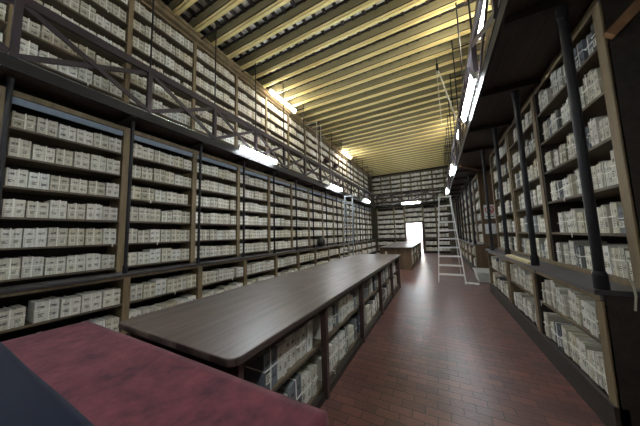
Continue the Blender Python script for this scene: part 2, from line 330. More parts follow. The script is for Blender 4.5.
# ------------------------------------------------------------------ shelving
SPECS = []     # bundles to place: dict
def fill(P, t, nrm, length, kind, unit, row, rowcount, gapstart=0, full=1.0, dmax=.3, hmax=.34):
    """P = start of the shelf run (front edge, on the board), t = along, nrm = facing"""
    t = Vector(t); nrm = Vector(nrm); u = gapstart+.008; idx = 0; rowspec = []
    rz = math.atan2(nrm.y, nrm.x)
    while True:
        if kind == 'wide': w = random.uniform(.15, .19); h = random.uniform(.215, .262)
        else: w = random.choice((.085, .1, .12, .14, .16))*random.uniform(.92, 1.1); h = random.uniform(.235, .325)
        h = min(h, hmax)*(random.uniform(.84, 1) if kind == 'thin' else 1); d = min(random.uniform(.26, .31), dmax)
        if u + w > length*full-.008: break
        p = Vector(P) + t*(u+w/2) - nrm*random.uniform(.008, .035)
        lean = 0
        if kind == 'thin' and random.random() < .45: lean = random.uniform(-.08, .08)
        rowspec.append(dict(p=p, rz=rz+random.uniform(-.03, .03), lean=lean, w=w*.97, h=h, d=d, blue=(random.random() < (.2 if kind == 'thin' else .0)), unit=unit, row=row, i=idx, tint=random.random(), n=nrm))
        u += w + (random.uniform(.003, .012) if kind == 'wide' else random.uniform(.0, .012))
        if kind == 'wide' and random.random() < .04: u += .05
        if kind == 'thin' and random.random() < .06: u += random.uniform(.03, .08)
        idx += 1
    if rowspec and full == 1.0:
        slack = length-.006-u
        if kind == 'wide' or random.random() < .6:
            for j, q in enumerate(rowspec): q['p'] = q['p'] + t*(slack*(j+.5)/len(rowspec)); q['w'] += slack/len(rowspec)*.8
    SPECS.extend(rowspec)

def case(name, label, group, O, t, nrm, L_, z0, z1, shelves, depth, post=.045, toprail=.07, mat_post=None, strip=False, plinth=0, boardt=.026, side=None, cat='shelving', stile=0, stile2=0):
    """a shelving bay. local frame: x = facing direction (front at 0), y = along"""
    nrm = Vector(nrm); t = Vector(t); rz = math.atan2(nrm.y, nrm.x)
    ly = Vector((-nrm.y, nrm.x, 0)); flip = ly.dot(t) < 0
    O2 = Vector(O) + (t*L_ if flip else Vector((0, 0, 0)))      # local y=0 end
    th = thing(name, label, cat, (O2.x, O2.y, z0), rz, group)
    hh = z1-z0; mp_ = mat_post or M_tan
    MB().box(-depth, 0, 0, post, 0, hh).build('side_panel', side or mp_, th)
    MB().box(-depth, 0, L_-post, L_, 0, hh).build('side_panel', side or mp_, th)
    MB().box(-depth, -depth+.015, post, L_-post, 0, hh).build('back_panel', M_dark, th)
    if toprail: MB().box(-.03, 0, post, L_-post, hh-toprail, hh).box(-depth+.015, -.03, post, L_-post, hh-.02, hh).build('top_rail', mp_, th)
    if strip: MB().box(-.045, -.03, post, L_-post, hh-toprail-.09, hh-toprail).build('pale_strip', M_bluestrip, th)['label'] = 'pale blue-grey strip'
    if plinth: MB().box(-.05, .03, 0, L_, 0, plinth).build('plinth', M_dark, th)
    if stile: MB().box(-.01, .012, L_-stile, L_, plinth, hh-(toprail if toprail else 0)).build('front_stile', mp_, th)
    if stile2: MB().box(-.01, .012, 0, stile2, plinth, hh-(toprail if toprail else 0)).build('front_stile', mp_, th)
    for s in shelves:
        MB().box(-depth+.015, -.004, post, L_-post, s-z0-boardt, s-z0).build('shelf', M_board, th)
    return th

Z = lambda v: v+H
# -- left wall
LP0, LS = -.705, 1.245
LROWS = [1.48, 1.10, .715, .325, -.06, -.445]
GROWS = [2.175+.366*k for k in range(7)]
nbay = 15
for k in range(nbay):
    y0 = LP0+LS*k; bn = 'the bay cut off at the left edge' if k == 0 else '%s full bay from the left' % tens(k-1)
    case('bookcase', 'tall open bookcase of bundles on left wall, %s' % bn, 'bookcases along the left wall', (-4.7, y0, 0), (0, 1, 0), (1, 0, 0), LS, Z(-.528), Z(1.96), [Z(s) for s in LROWS], .42, strip=True, toprail=.075)
    for r, s in enumerate(LROWS):
        fill((-4.705, y0+.05, Z(s)), (0, 1, 0), (1, 0, 0), LS-.1, 'wide', 'left wall bookcase bay %d' % k, r, 6)
    case('base_bookcase', 'low open bookcase under the left wall ledge, %s' % bn, 'low bookcases under the left ledge', (-4.43, y0, 0), (0, 1, 0), (1, 0, 0), LS, 0, Z(-.57), [Z(-.99), Z(-1.42)], .55, toprail=.045, plinth=.14)
    for r, s in enumerate((-.99, -1.42)):
        fill((-4.435, y0+.05, Z(s)), (0, 1, 0), (1, 0, 0), LS-.1, 'wide', 'low left wall bay %d' % k, r, 2)
    case('gallery_bookcase', 'brown bookcase above the left gallery, %s' % bn, 'gallery bookcases on the left wall', (-4.84, -.72+1.26*k, 0), (0, 1, 0), (1, 0, 0), 1.26, Z(2.13), Z(4.70), [Z(s) for s in GROWS], .33, post=.035, toprail=.04, strip=False)
    for r, s in enumerate(GROWS[::-1]):
        fill((-4.845, -.68+1.26*k, Z(s)), (0, 1, 0), (1, 0, 0), 1.26-.08, 'wide', 'left gallery bay %d' % k, r, 7)
o = MB().box(-4.73, -4.38, LP0, LP0+LS*nbay, Z(-.57), Z(-.53)).build('shelf_ledge', M_ledge, bevel=.006); tag(o, 'long dark wooden ledge along the left wall bookcases', 'ledge')

# -- back wall
BX = [(-4.37, -3.02), (-3.02, -2.24)]; BX2 = [(-.90, -.05), (-.05, .75)]
bn = 0
for (a, c_) in BX+BX2:
    case('bookcase', 'tall bookcase on the back wall, %s from the left corner' % tens(bn), 'bookcases on the back wall', (a, 18.42, 0), (1, 0, 0), (0, -1, 0), c_-a, Z(-.528), Z(1.96), [Z(s) for s in LROWS], .42, toprail=.06, post=.04)
    case('base_bookcase', 'low bookcase under the back wall ledge, %s from the left corner' % tens(bn), 'low bookcases under the back ledge', (a, 18.2, 0), (1, 0, 0), (0, -1, 0), c_-a, 0, Z(-.57), [Z(-.99), Z(-1.42)], .5, toprail=.045, plinth=.14)
    for r, s in enumerate(LROWS): fill((a+.045, 18.425, Z(s)), (1, 0, 0), (0, -1, 0), c_-a-.09, 'wide', 'back wall bookcase %d' % (bn+1), r, 6)
    for r, s in enumerate((-.99, -1.42)): fill((a+.045, 18.205, Z(s)), (1, 0, 0), (0, -1, 0), c_-a-.09, 'wide', 'low back wall bookcase %d' % (bn+1), r, 2)
    bn += 1
case('bookcase', 'short bookcase of bundles above the back doorway', 'bookcases on the back wall', (-2.22, 18.42, 0), (1, 0, 0), (0, -1, 0), 1.30, Z(.76), Z(1.96), [Z(s) for s in (.80, 1.18, 1.56)], .42, toprail=.06, post=.04)
for r, s in enumerate((1.56, 1.18, .80)): fill((-2.175, 18.425, Z(s)), (1, 0, 0), (0, -1, 0), 1.21, 'wide', 'bookcase above the doorway', r, 3)
o = MB().box(-4.37, -2.24, 18.14, 18.44, Z(-.57), Z(-.53)).build('shelf_ledge', M_ledge); tag(o, 'dark ledge on the back wall left of the doorway', 'ledge')
o = MB().box(-.9, .75, 18.14, 18.44, Z(-.57), Z(-.53)).build('shelf_ledge', M_ledge); tag(o, 'dark ledge on the back wall right of the doorway', 'ledge')
xs = [-4.78, -4.0, -3.2, -2.4, -1.65, -.9, -.1, .7, 1.34]
for k in range(8):
    a, c_ = xs[k], xs[k+1]
    case('gallery_bookcase', 'bookcase above the back gallery, %s from the left corner' % tens(k), 'gallery bookcases on the back wall', (a, 18.88, 0), (1, 0, 0), (0, -1, 0), c_-a, Z(2.13), Z(4.70), [Z(s) for s in GROWS], .33, post=.035, toprail=.04)
    for r, s in enumerate(GROWS[::-1]): fill((a+.04, 18.885, Z(s)), (1, 0, 0), (0, -1, 0), c_-a-.08, 'wide', 'back gallery bookcase %d' % (k+1), r, 7)

# -- right wall: first unit (near) and second unit (far)
RROWS = [1.61, 1.19, .77, .355, -.065, -.455]
def right_unit(ups, lows, word, wood_side, wid):
    n = len(ups)-1
    for k in range(n):
        y0, y1 = ups[k], ups[k+1]
        case('bookcase', 'tall bookcase of leaning bundles on the right wall, %s bay of the %s' % (tens(k), word), 'bookcases along the right wall', (1.38, y0, 0), (0, 1, 0), (-1, 0, 0), y1-y0, Z(-.50), Z(2.02), [Z(s) for s in RROWS], .44, post=.04, toprail=.09, side=wood_side if k == 0 else None, stile=.10, stile2=.06 if k == n-1 else 0)
        for r, s in enumerate(RROWS): fill((1.385, y0+.09, Z(s)), (0, 1, 0), (-1, 0, 0), y1-y0-.14, 'thin', '%s bookcase bay %d' % (wid, k+1), r, 6, hmax=.35)
    for k in range(len(lows)-1):
        y0, y1 = lows[k], lows[k+1]
        case('base_bookcase', 'low bookcase under the right ledge, %s bay of the %s' % (tens(k), word), 'low bookcases under the right ledge', (1.12, y0, 0), (0, 1, 0), (-1, 0, 0), y1-y0, 0, Z(-.54), [Z(-.94), Z(-1.37)], .6, post=.045, toprail=.06, plinth=.23, side=wood_side if k == 0 else None, stile=.09, stile2=.06 if k == len(lows)-2 else 0)
        for r, s in enumerate((-.94, -1.37)): fill((1.125, y0+.085, Z(s)), (0, 1, 0), (-1, 0, 0), y1-y0-.14, 'thin', 'low %s bay %d' % (wid, k+1), r, 2, hmax=.31)
    o = MB().box(1.07, 1.40, lows[0]-.01, lows[-1]+.01, Z(-.54), Z(-.50)).box(1.365, 1.378, ups[0], ups[-1], Z(-.50), Z(-.455), 1).build('shelf_ledge', [M_ledge, M_tan], bevel=.004)
    tag(o, 'dark wooden ledge along the right wall, %s' % word, 'ledge')
right_unit([2.70, 4.24, 5.68, 7.35], [2.64, 4.07, 5.45, 7.25], 'near unit', M_dark, 'near right')
right_unit([9.42, 10.75, 12.1, 13.45, 14.8, 16.15, 17.5], [9.42, 10.75, 12.1, 13.45, 14.8, 16.15, 17.5], 'far unit', M_brown, 'far right')

# gallery bookcases on the right wall
for k in range(13):
    y0 = 1.30+1.3*k
    case('gallery_bookcase', 'bookcase above the right gallery, %s bay from the camera' % tens(k), 'gallery bookcases on the right wall', (1.49, y0, 0), (0, 1, 0), (-1, 0, 0), 1.3, Z(2.13), Z(4.70), [Z(q) for q in GROWS], .34, post=.035, toprail=.04)
    for r, q in enumerate(GROWS[::-1]): fill((1.495, y0+.04, Z(q)), (0, 1, 0), (-1, 0, 0), 1.22, 'wide', 'right gallery bay %d' % (k+1), r, 7)

# ------------------------------------------------------------------ galleries
def walkway(label, a, c_, n_in, depth, colys, edge_light=True):
    """edge line a->c_, n_in = inwards to wall"""
    th = thing('gallery_walkway', label, 'walkway', (0, 0, 0))
    a = Vector(a); c_ = Vector(c_); n_in = Vector(n_in); d = (c_-a).normalized()
    z0, z1 = Z(2.06), Z(2.12)
    def slab(o0, o1, za, zb, s=a, e=c_):
        p = [s+n_in*o0, s+n_in*o1, e+n_in*o1, e+n_in*o0]
        if (p[1]-p[0]).cross(p[2]-p[1]).z < 0: p = p[::-1]
        m = MB(); m.quad8([(q.x, q.y, za) for q in p]+[(q.x, q.y, zb) for q in p]); return m
    slab(.02, depth, z0, z1).build('deck', M_deck, th)
    slab(0, .03, Z(1.99), Z(2.13)).build('edge_beam', M_black_wood, th)
    slab(-.012, .012, Z(2.13), Z(2.142)).build('edge_strip', M_edge, th)['label'] = 'thin pale metal edge strip'
    for s in colys:
        q = a+d*s
        m = MB().bar((q+n_in*.03)+Vector((0, 0, Z(2.02))), (q+n_in*(depth-.0))+Vector((0, 0, Z(2.02))), .07, .08)
        m.build('joist', M_dark, th)
    return th
def railing(label, a, c_, sp, start, post_w=.065, first=None):
    a = Vector(a); c_ = Vector(c_); d = (c_-a); Lr = d.length; d.normalize()
    th = thing('gallery_railing', label, 'railing', (a.x, a.y, Z(2.13)))
    A = lambda s, z: Vector(d*s)+Vector((0, 0, z))
    side = Vector((-d.y, d.x, 0))
    MB().bar(A(0, .755), A(Lr, .755), .06, .115).build('top_rail', M_rail, th)
    ps = []
    s = start
    while s < Lr+.01:
        ps.append(s); s += sp
    if first: ps = [0, first]+[q+.005 for q in ps[2:]]
    for s in ps: MB().bar(A(s, .012), A(s, .72), post_w, post_w, up=tuple(d)).build('post', M_rail, th)
    for s0, s1 in zip(ps[:-1], ps[1:]):
        for za, zb, o_ in ((.04, .70, .012), (.70, .04, -.012)):
            MB().bar(A(s0+.03, za)+side*o_, A(s1-.03, zb)+side*o_, .02, .068).build('brace', M_rail, th)
    return th
RODY = [-.67+1.27*k+.0 for k in range(0, 15)]
RODY = [-.67, .50]+[.60+1.265*k for k in range(1, 14)]
walkway('dark wooden gallery walkway along the left wall on thin steel columns', (-4.2, LP0, 0), (-4.2, 17.75, 0), (-1, 0, 0), .66, [1.68+1.26*k-LP0 for k in range(-1, 13)])
walkway('dark wooden gallery walkway across the back wall', (-4.2, 17.75, 0), (.68, 17.75, 0), (0, 1, 0), 1.12, [.6, 1.9, 3.3, 4.3])
walkway('dark boarded gallery walkway above the right wall bookcases', (.68, 1.0, 0), (.68, 17.75, 0), (1, 0, 0), 1.15, [1.66, 3.0, 4.35, 5.75, 7.9, 9.2, 10.6, 12, 13.4, 14.8])
railing('crossed brown gallery railing along the left wall', (-4.2, -.67, 0), (-4.2, 17.6, 0), 1.265, 0, first=1.17)
railing('crossed brown gallery railing in front of the back wall', (-4.15, 17.75, 0), (.6, 17.75, 0), 1.18, .02)
railing('crossed brown gallery railing on the right side', (.68, 1.3, 0), (.68, 17.6, 0), 1.30, 0.06)

def rod(x, y, wallx, label, group):
    m = MB().tube((0, 0, 0), (0, 0, Z(5.02)-Z(2.93)), .014, 8)
    th = m.build('suspension_rod', M_steel, loc=(x, y, Z(2.93))); tag(th, label, 'rod', group)
    MB().bar((0, 0, Z(4.78)-Z(2.93)), (wallx-x, 0, Z(4.78)-Z(2.93)), .025, .03).build('arm', M_steel, th)
    return th
for k, y in enumerate(RODY):
    if y > .3: rod(-4.2, y, -4.76, 'thin dark rod hanging the left gallery from ceiling, %s from the front' % tens(k-1), 'rods above the left gallery railing')
for k in range(12):
    rod(.68, 1.36+1.3*k, 1.36, 'thin dark rod hanging the right gallery from ceiling, %s from the front' % tens(k), 'rods above the right gallery railing')
def column(x, y, r, label, group):
    z0, z1 = Z(-.50) if x > 0 else Z(-.53), Z(1.98) 
    th = MB().tube((0, 0, 0), (0, 0, z1-z0), r, 16).build('gallery_column', M_steel, loc=(x, y, z0), smooth=False); tag(th, label, 'column', group)
    MB().lathe([(r*1.35, 0), (r*1.35, .11), (r*1.15, .13), (r*1.02, .14)]).build('base_collar', M_steel, th)
    MB().lathe([(r*1.02, z1-z0-.12), (r*1.25, z1-z0-.1), (r*1.25, z1-z0-.002)]).build('capital', M_steel, th)
for k in range(-1, 13):
    column(-4.43, 1.75+1.225*k, .025, 'slim dark steel column on the left ledge, %s from the front' % tens(k+1), 'columns on the left ledge')
for k, y in enumerate((2.67, 4.05, 5.37, 6.72)): column(1.13, y, .033, 'dark steel column on the near right ledge, %s from the camera' % tens(k), 'columns on the right ledge')
for k, y in enumerate((9.5, 10.75, 12.1, 13.45, 14.8, 16.15)): column(1.13, y, .036, 'dark steel column on the far right ledge, %s past the passage' % tens(k), 'columns on the right ledge')
# beam at the wall side of the right gallery and braces
o = MB().bar((1.38, 2.672, Z(1.585)), (1.76, 2.672, Z(1.985)), .05, .075).build('diagonal_brace', M_orange); tag(o, 'orange-brown diagonal brace on the near end of the right bookcases', 'brace')
o = MB().box(1.68, 1.82, 7.36, 9.41, Z(1.88), Z(1.985)).build('gallery_beam', M_orange); tag(o, 'orange-brown beam above the passage between right bookcase units', 'beam')
o = MB().bar((.74, 7.9, Z(1.955)), (1.33, 8.85, Z(1.955)), .07, .06).build('diagonal_strut', M_orange); tag(o, 'orange-brown diagonal strut under the right gallery by the passage', 'strut')

# ------------------------------------------------------------------ fluorescent lamps
def lamp(loc, rz, tilt, label, warm=False, L_=1.25, group='fluorescent lamps'):
    """axis along local y, opening towards local +x rotated down by tilt"""
    th = thing('fluorescent_lamp', label, 'lamp', loc, rz, group)
    th.rotation_euler = (0, tilt, rz)
    MB().box(-.06, -.02, -L_/2, L_/2, -.026, .026).box(-.02, -.016, -L_/2+.02, L_/2-.02, -.045, .045).build('housing', M_white, th)
    for z in (-.04, .04):
        MB().tube((.005, -L_/2+.04, z), (.005, L_/2-.04, z), .019, 10).build('tube', M_tube_warm if warm else M_tube, th)
    for s in (-1, 1): MB().box(-.02, .028, s*L_/2-.015, s*L_/2+.015, -.062, .062).build('end_cap', M_white, th)
    return th
NAMES3 = ['nearest', 'middle', 'farthest']
for k, y in enumerate((4.46, 9.6, 14.75)): lamp((-4.12, y, Z(2.16)), 0, .3, 'lit fluorescent lamp on the left gallery edge, %s of three' % NAMES3[k], L_=1.4)
lamp((-4.12, -.65, Z(2.16)), 0, .3, 'unseen fill lamp added on the left gallery edge, left of the camera', L_=1.4)  # out-of-view lamp added to brighten the near right end and its bundles
for k, y in enumerate((6.1, 12.3)): lamp((-4.52, y, Z(4.70)), 0, .8, 'lit fluorescent lamp high under the ceiling on left wall, %s one' % ('nearer', 'farther')[k], True, 1.5)
for k, y in enumerate((4.35, 9.2, 14.0, -.4)): lamp((.60, y, Z(2.17)), PI, .3, ('lit fluorescent lamp on the right gallery edge, %s from the front' % tens(k)) if y > 0 else 'unseen fill lamp added on the right gallery edge beside the camera', L_=1.4)  # last one is out of view, added to keep the near right lit
lamp((-1.62, 17.68, Z(2.12)), -PI/2, .5, 'lit fluorescent lamp on the back gallery edge above doorway', L_=1.3)
for k, y in enumerate((5.15, 11.4)): lamp((1.12, y, Z(4.36)), PI, .5, 'fluorescent lamp high under the ceiling on right wall, %s one' % ('nearer', 'farther')[k], True, 1.5)

# ------------------------------------------------------------------ tables
def shelf_table(label, x0, x1, y0, y1, posts, rowz, wid, endmat, near_fill_gap=0, near_closed=True):
    ztop = Z(-.66)
    th = thing('shelf_table', label, 'table', ((x0+x1)/2, y0, 0))
    cx = (x0+x1)/2; a, b_ = x0-cx, x1-cx; Ly = y1-y0
    top = MB()
    # slab with rounded corners
    r = .07; pts = []
    for (qx, qy, a0) in ((b_-r, r, -PI/2), (b_-r, Ly-r, 0), (a+r, Ly-r, PI/2), (a+r, r, PI)):
        for i in range(7): t = a0+PI/2*i/6; pts.append((qx+r*math.cos(t), qy+r*math.sin(t)))
    n = len(pts); top.v = [(p[0], p[1], ztop-.045) for p in pts]+[(p[0], p[1], ztop) for p in pts]
    top.f = [tuple(range(n))[::-1], tuple(range(n, 2*n))]+[(i, (i+1) % n, n+(i+1) % n, n+i) for i in range(n)]; top.m = [0]*len(top.f)
    top.build('tabletop', M_top, th, bevel=.008)
    o = .045; bx0, bx1 = a+o+.02, b_-o
    for e0 in ((.08, .12), (Ly-.12, Ly-.08)): MB().box(bx0, bx1, e0[0], e0[1], .0, ztop-.045).build('end_panel', endmat, th)
    MB().box(bx0, bx1-.02, .12, Ly-.12, 0, .07).build('plinth', M_dark, th)
    MB().box(-.01, .01, .12, Ly-.12, .07, ztop-.045).build('back_panel', M_dark, th)
    for s in (1, -1):
        xf = bx1 if s > 0 else bx0
        m = MB().box(min(xf, xf-s*.03), max(xf, xf-s*.03), .12, Ly-.12, ztop-.10, ztop-.045); m.build('rail', M_dark, th)
        for p in posts: MB().box(min(xf, xf-s*.06), max(xf, xf-s*.06), p-y0-.025, p-y0+.025, .0, ztop-.10).build('upright', M_maroon if endmat is M_maroon else M_tan, th)
    for z in rowz:
        for s in (1, -1):
            MB().box(min(s*.01, (bx1 if s > 0 else bx0)-s*.062), max(s*.01, (bx1 if s > 0 else bx0)-s*.062), .12, Ly-.12, z-.028, z).build('shelf', M_board, th)
    ends = [y0+.12]+[p for p in posts]+[y1-.12]
    for k in range(len(ends)-1):
        for r_, z in enumerate(rowz):
            fill((cx+bx1-.065, ends[k]+.03, z), (0, 1, 0), (1, 0, 0), ends[k+1]-ends[k]-.06, 'thin', '%s bay %d' % (wid, k+1), r_, 2, gapstart=(near_fill_gap if k == 0 else 0), dmax=.28, hmax=(ztop-.1-rowz[0]-.02 if r_ == 0 else rowz[0]-rowz[1]-.05))
    return th
shelf_table('long dark wooden table with shelves of bundles underneath', -2.36, -1.01, .885, 7.02, (2.1, 3.33, 4.56, 5.79), (Z(-1.09), Z(-1.50)), 'long table', M_maroon, near_fill_gap=.22)
shelf_table('shorter brown table with shelves near the back doorway', -2.42, -1.0, 10.1, 16.3, (11.6, 13.1, 14.6), (Z(-1.09), Z(-1.50)), 'far table', M_brown)
sw = MB().box(-2.13, -2.04, 10.168, 10.18, Z(-.98), Z(-.84)).build('socket_plate', plain('cream_plastic', '#d9cfa8', .5)); tag(sw, 'small cream socket plate on the end of the shorter table', 'socket')
MB().box(-2.105, -2.065, 10.162, 10.168, Z(-.94), Z(-.88)).build('rocker', M_white, sw)

# cloth table in the foreground
FT = thing('cloth_table', 'foreground table under the red and navy cloths', 'table', (-1.57, 0, 0))
MB().box(-1.13, 1.13, -.75, .80, Z(-.735), Z(-.69)).build('tabletop', M_maroon, FT)
for sx in (-1, 1):
    for y in (-.65, .70): MB().bar((sx*1.05, y, 0), (sx*1.05, y, Z(-.735)), .07, .07, up=(0, 1, 0)).build('leg', M_maroon, FT)
def drape(name, x0, x1, y0, y1, zt, drop, mat, label, seed, sides='xXyY', th_=.004):
    """cloth: a top sheet with soft wrinkles, and hanging sides with folds"""
    rnd = random.Random(seed); me = bpy.data.meshes.new(name); bm = bmesh.new()
    nx, ny, nd = 70, 44, 12
    ph = [(rnd.uniform(2, 9), rnd.uniform(2, 9), rnd.uniform(0, 6.3), rnd.uniform(.0006, .0016)) for _ in range(7)]
    def W(x, y): return sum(a*(math.sin(fx*x+fy*y+p)) for fx, fy, p, a in ph)
    cols = [('d', j) for j in range(nd, 0, -1)]
    def axis(n, lo, hi, a, b_):
        out = []
        if a: out += [(lo, -(nd-j)/nd*drop) for j in range(nd)]
        out += [(lo+(hi-lo)*i/n, 0) for i in range(n+1)]
        if b_: out += [(hi, -(j+1)/nd*drop) for j in range(nd)]
        return out
    ax = axis(nx, x0, x1, 'x' in sides, 'X' in sides); ay = axis(ny, y0, y1, 'y' in sides, 'Y' in sides)
    g = {}
    for i, (x, dx) in enumerate(ax):
        for j, (y, dy) in enumerate(ay):
            d = min(dx, dy); sx_ = (-1 if x <= x0 else 1) if dx < 0 else 0; sy_ = (-1 if y <= y0 else 1) if dy < 0 else 0
            fl = min(1, -d/.3)*.02
            xx = x + sx_*(fl*(1+math.sin(9*y+dy*14))+.002); yy = y + sy_*((fl if sy_ < 0 else fl*.15)*(1+math.sin(9*x+dx*14))+.002)
            if dx < 0 and dy < 0: xx = x+sx_*(.012-dy*.03 if False else .012); yy = y+sy_*.006; d = dx+dy if dx+dy > -drop else -drop
            g[i, j] = bm.verts.new((xx, yy, zt+d+(W(x, y)+.003 if d == 0 else .002)))
    for i in range(len(ax)-1):
        for j in range(len(ay)-1):
            bm.faces.new((g[i, j], g[i+1, j], g[i+1, j+1], g[i, j+1]))
    bmesh.ops.remove_doubles(bm, verts=bm.verts, dist=1e-5)
    bm.to_mesh(me); bm.free(); me.materials.append(mat)
    for p in me.polygons: p.use_smooth = True
    o = bpy.data.objects.new(name, me); C.objects.link(o)
    so = o.modifiers.new('thickness', 'SOLIDIFY'); so.thickness = th_; so.offset = 1
    return o
o = drape('tablecloth', -2.715, -.43, -.76, .825, Z(-.686), .55, M_redcloth, '', 3); tag(o, 'faded red cloth covering the foreground table', 'tablecloth')
o = drape('tablecloth', -2.725, -.42, -.775, .39, Z(-.676), .50, M_bluecloth, '', 9, sides='xXy'); tag(o, 'navy blue cloth laid over the red cloth at lower left', 'tablecloth')

# ------------------------------------------------------------------ ladders
def step_ladder(label, x, y, rz, h, wb, wt, run, nstep, back=1.1, M_alu=M_alu):
    th = thing('step_ladder', label, 'ladder', (x, y, 0), rz)
    # front at y=0 (towards -y), top at y=run
    for s in (-1, 1):
        MB().bar((s*wb/2, 0, .0), (s*wt/2, run, h), .03, .07, up=(0, 1, 0)).build('rail', M_alu, th)
        MB().bar((s*wb/2, run+back, .0), (s*wt/2*.9, run+.05, h-.04), .022, .04, up=(0, 1, 0)).build('rear_leg', M_alu, th)
    for k in range(1, nstep+1):
        f = k/(nstep+1); w = wb+(wt-wb)*f
        MB().box(-w/2+.01, w/2-.01, run*f-.04, run*f+.05, h*f-.045, h*f).build('step', M_alu, th)
    MB().box(-wt/2-.03, wt/2+.03, run-.08, run+.18, h, h+.035).build('platform', M_alu, th)
    MB().bar((-wb/2*.97, run+back-.15, .35), (wb/2*.97, run+back-.15, .35), .02, .03).build('cross_bar', M_alu, th)
    return th
step_ladder('tall aluminium step ladder standing open in the right aisle', .275, 8.0, 0, 2.72, .72, .34, .55, 9)
step_ladder('grey step ladder between the long table and left bookcases', -3.76, 9.9, .0, 3.40, .50, .38, .35, 11, .6, plain('dull_aluminium', '#8f9494', .45, .3))

# ------------------------------------------------------------------ small things
sg = MB().box(1.45, 1.76, 9.405, 9.413, Z(.36), Z(.84)).build('no_smoking_sign', M_paper); tag(sg, 'white no-smoking sign with red circle on brown end panel', 'sign')
ring = MB(); n = 28; cx, cz, y_ = 1.605, Z(.66), 9.402
for i in range(n):
    a0, a1 = 2*PI*i/n, 2*PI*(i+1)/n; P = []
    for yy in (y_-.002, y_+.003):
        for (rr, aa) in ((.095, a0), (.125, a0), (.125, a1), (.095, a1)): P.append((cx+rr*math.cos(aa), yy, cz+rr*math.sin(aa)))
    ring.quad8([P[0], P[1], P[2], P[3], P[4], P[5], P[6], P[7]])
ring.bar((cx-.08, y_-.003, cz+.08), (cx+.08, y_-.003, cz-.08), .004, .028, up=(1, 0, 1)); ring.build('red_ring', M_red_paint, sg)
MB().box(cx-.075, cx+.06, y_-.001, y_+.003, cz-.014, cz+.012).box(cx+.065, cx+.078, y_-.001, y_+.003, cz-.014, cz+.012).build('cigarette', M_ink, sg)
MB().box(1.49, 1.72, y_-.001, y_+.003, Z(.42), Z(.445)).build('caption_bar', M_ink, sg)
o = MB().box(1.44, 1.74, 9.405, 9.413, Z(-.15), Z(.19)).build('paper_notice', M_paper); tag(o, 'plain white paper notice below the no-smoking sign', 'notice')
tub = thing('plastic_tub', 'pale grey plastic tub on floor between the right bookcase units', 'tub', (1.22, 8.85, 0))
tm = MB(); w0, w1, l0, l1, hh, t = .19, .24, .36, .44, .30, .012
def frus(m, a, b_, c_, d, z0, z1): m.quad8([(-a, -b_, z0), (a, -b_, z0), (a, b_, z0), (-a, b_, z0), (-c_, -d, z1), (c_, -d, z1), (c_, d, z1), (-c_, d, z1)])
frus(tm, w0, l0, w0+.004, l0+.004, 0, .012)
for sgn in (-1, 1):
    tm.quad8([(sgn*w0-t/2, -l0, .0), (sgn*w0+t/2, -l0, .0), (sgn*w0+t/2, l0, .0), (sgn*w0-t/2, l0, .0), (sgn*w1-t/2, -l1, hh), (sgn*w1+t/2, -l1, hh), (sgn*w1+t/2, l1, hh), (sgn*w1-t/2, l1, hh)])
    tm.quad8([(-w0, sgn*l0-t/2, 0), (w0, sgn*l0-t/2, 0), (w0, sgn*l0+t/2, 0), (-w0, sgn*l0+t/2, 0), (-w1, sgn*l1-t/2, hh), (w1, sgn*l1-t/2, hh), (w1, sgn*l1+t/2, hh), (-w1, sgn*l1+t/2, hh)])
tm.build('basin', M_tub, tub)
MB().box(-w1-.02, -w1+.01, -l1-.02, l1+.02, hh-.01, hh+.01).box(w1-.01, w1+.02, -l1-.02, l1+.02, hh-.01, hh+.01).box(-w1, w1, -l1-.02, -l1+.01, hh-.01, hh+.01).box(-w1, w1, l1-.01, l1+.02, hh-.01, hh+.01).build('rim', M_tub, tub)
# rag
bm = bmesh.new(); g = {}
for i in range(15):
    for j in range(9):
        u_, v_ = i/14-.5, j/8-.5
        g[i, j] = bm.verts.new((u_*.36+.01*math.sin(9*v_), v_*.22+.015*math.sin(11*u_+1), .012+.012*abs(math.sin(7*u_+5*v_))+.004*math.sin(23*u_)))
for i in range(14):
    for j in range(8): bm.faces.new((g[i, j], g[i+1, j], g[i+1, j+1], g[i, j+1]))
me = bpy.data.meshes.new('rag'); bm.to_mesh(me); bm.free(); me.materials.append(M_rag)
for p in me.polygons: p.use_smooth = True
o = bpy.data.objects.new('floor_rag', me); C.objects.link(o); o.location = (.80, 8.14, 0); o.rotation_euler = (0, 0, -.3); s_ = o.modifiers.new('t', 'SOLIDIFY'); s_.thickness = .012; s_.offset = -1
tag(o, 'folded white rag lying on the floor by ladder foot', 'rag')
# pale board on the near right ledge
o = MB().box(-.055, .05, -.585, .585, 0, .022).box(-.045, .04, -.57, .57, .022, .034).build('wooden_board', M_pale_wood, loc=(1.13, 4.71, Z(-.50))); tag(o, 'pale narrow wooden board lying on the right ledge', 'board')
# black sack on the left ledge
bm = bmesh.new(); bmesh.ops.create_icosphere(bm, subdivisions=4, radius=.24)
for v in bm.verts:
    c = v.co; a_ = math.atan2(c.y, c.x); c.z *= .92
    k = 1+.06*math.sin(5*a_+6*c.z)+.04*math.sin(9*a_-11*c.z); c.x *= k*.62; c.y *= k*1.1
    if c.z > .16: f = 1-(c.z-.16)*4; c.x *= max(.25, f); c.y *= max(.25, f)
    if c.z < -.19: c.z = -.19
    c.z += .19
me = bpy.data.meshes.new('sack'); bm.to_mesh(me); bm.free(); me.materials.append(M_black)
for p in me.polygons: p.use_smooth = True
sk = bpy.data.objects.new('plastic_sack', me); C.objects.link(sk); sk.location = (-4.54, 8.72, Z(-.53)); tag(sk, 'shiny black plastic sack on the left wall ledge', 'bag')
MB().lathe([(.03, .37), (.022, .40), (.05, .44), (.02, .45)], n=10).build('tied_neck', M_black, sk, smooth=True)
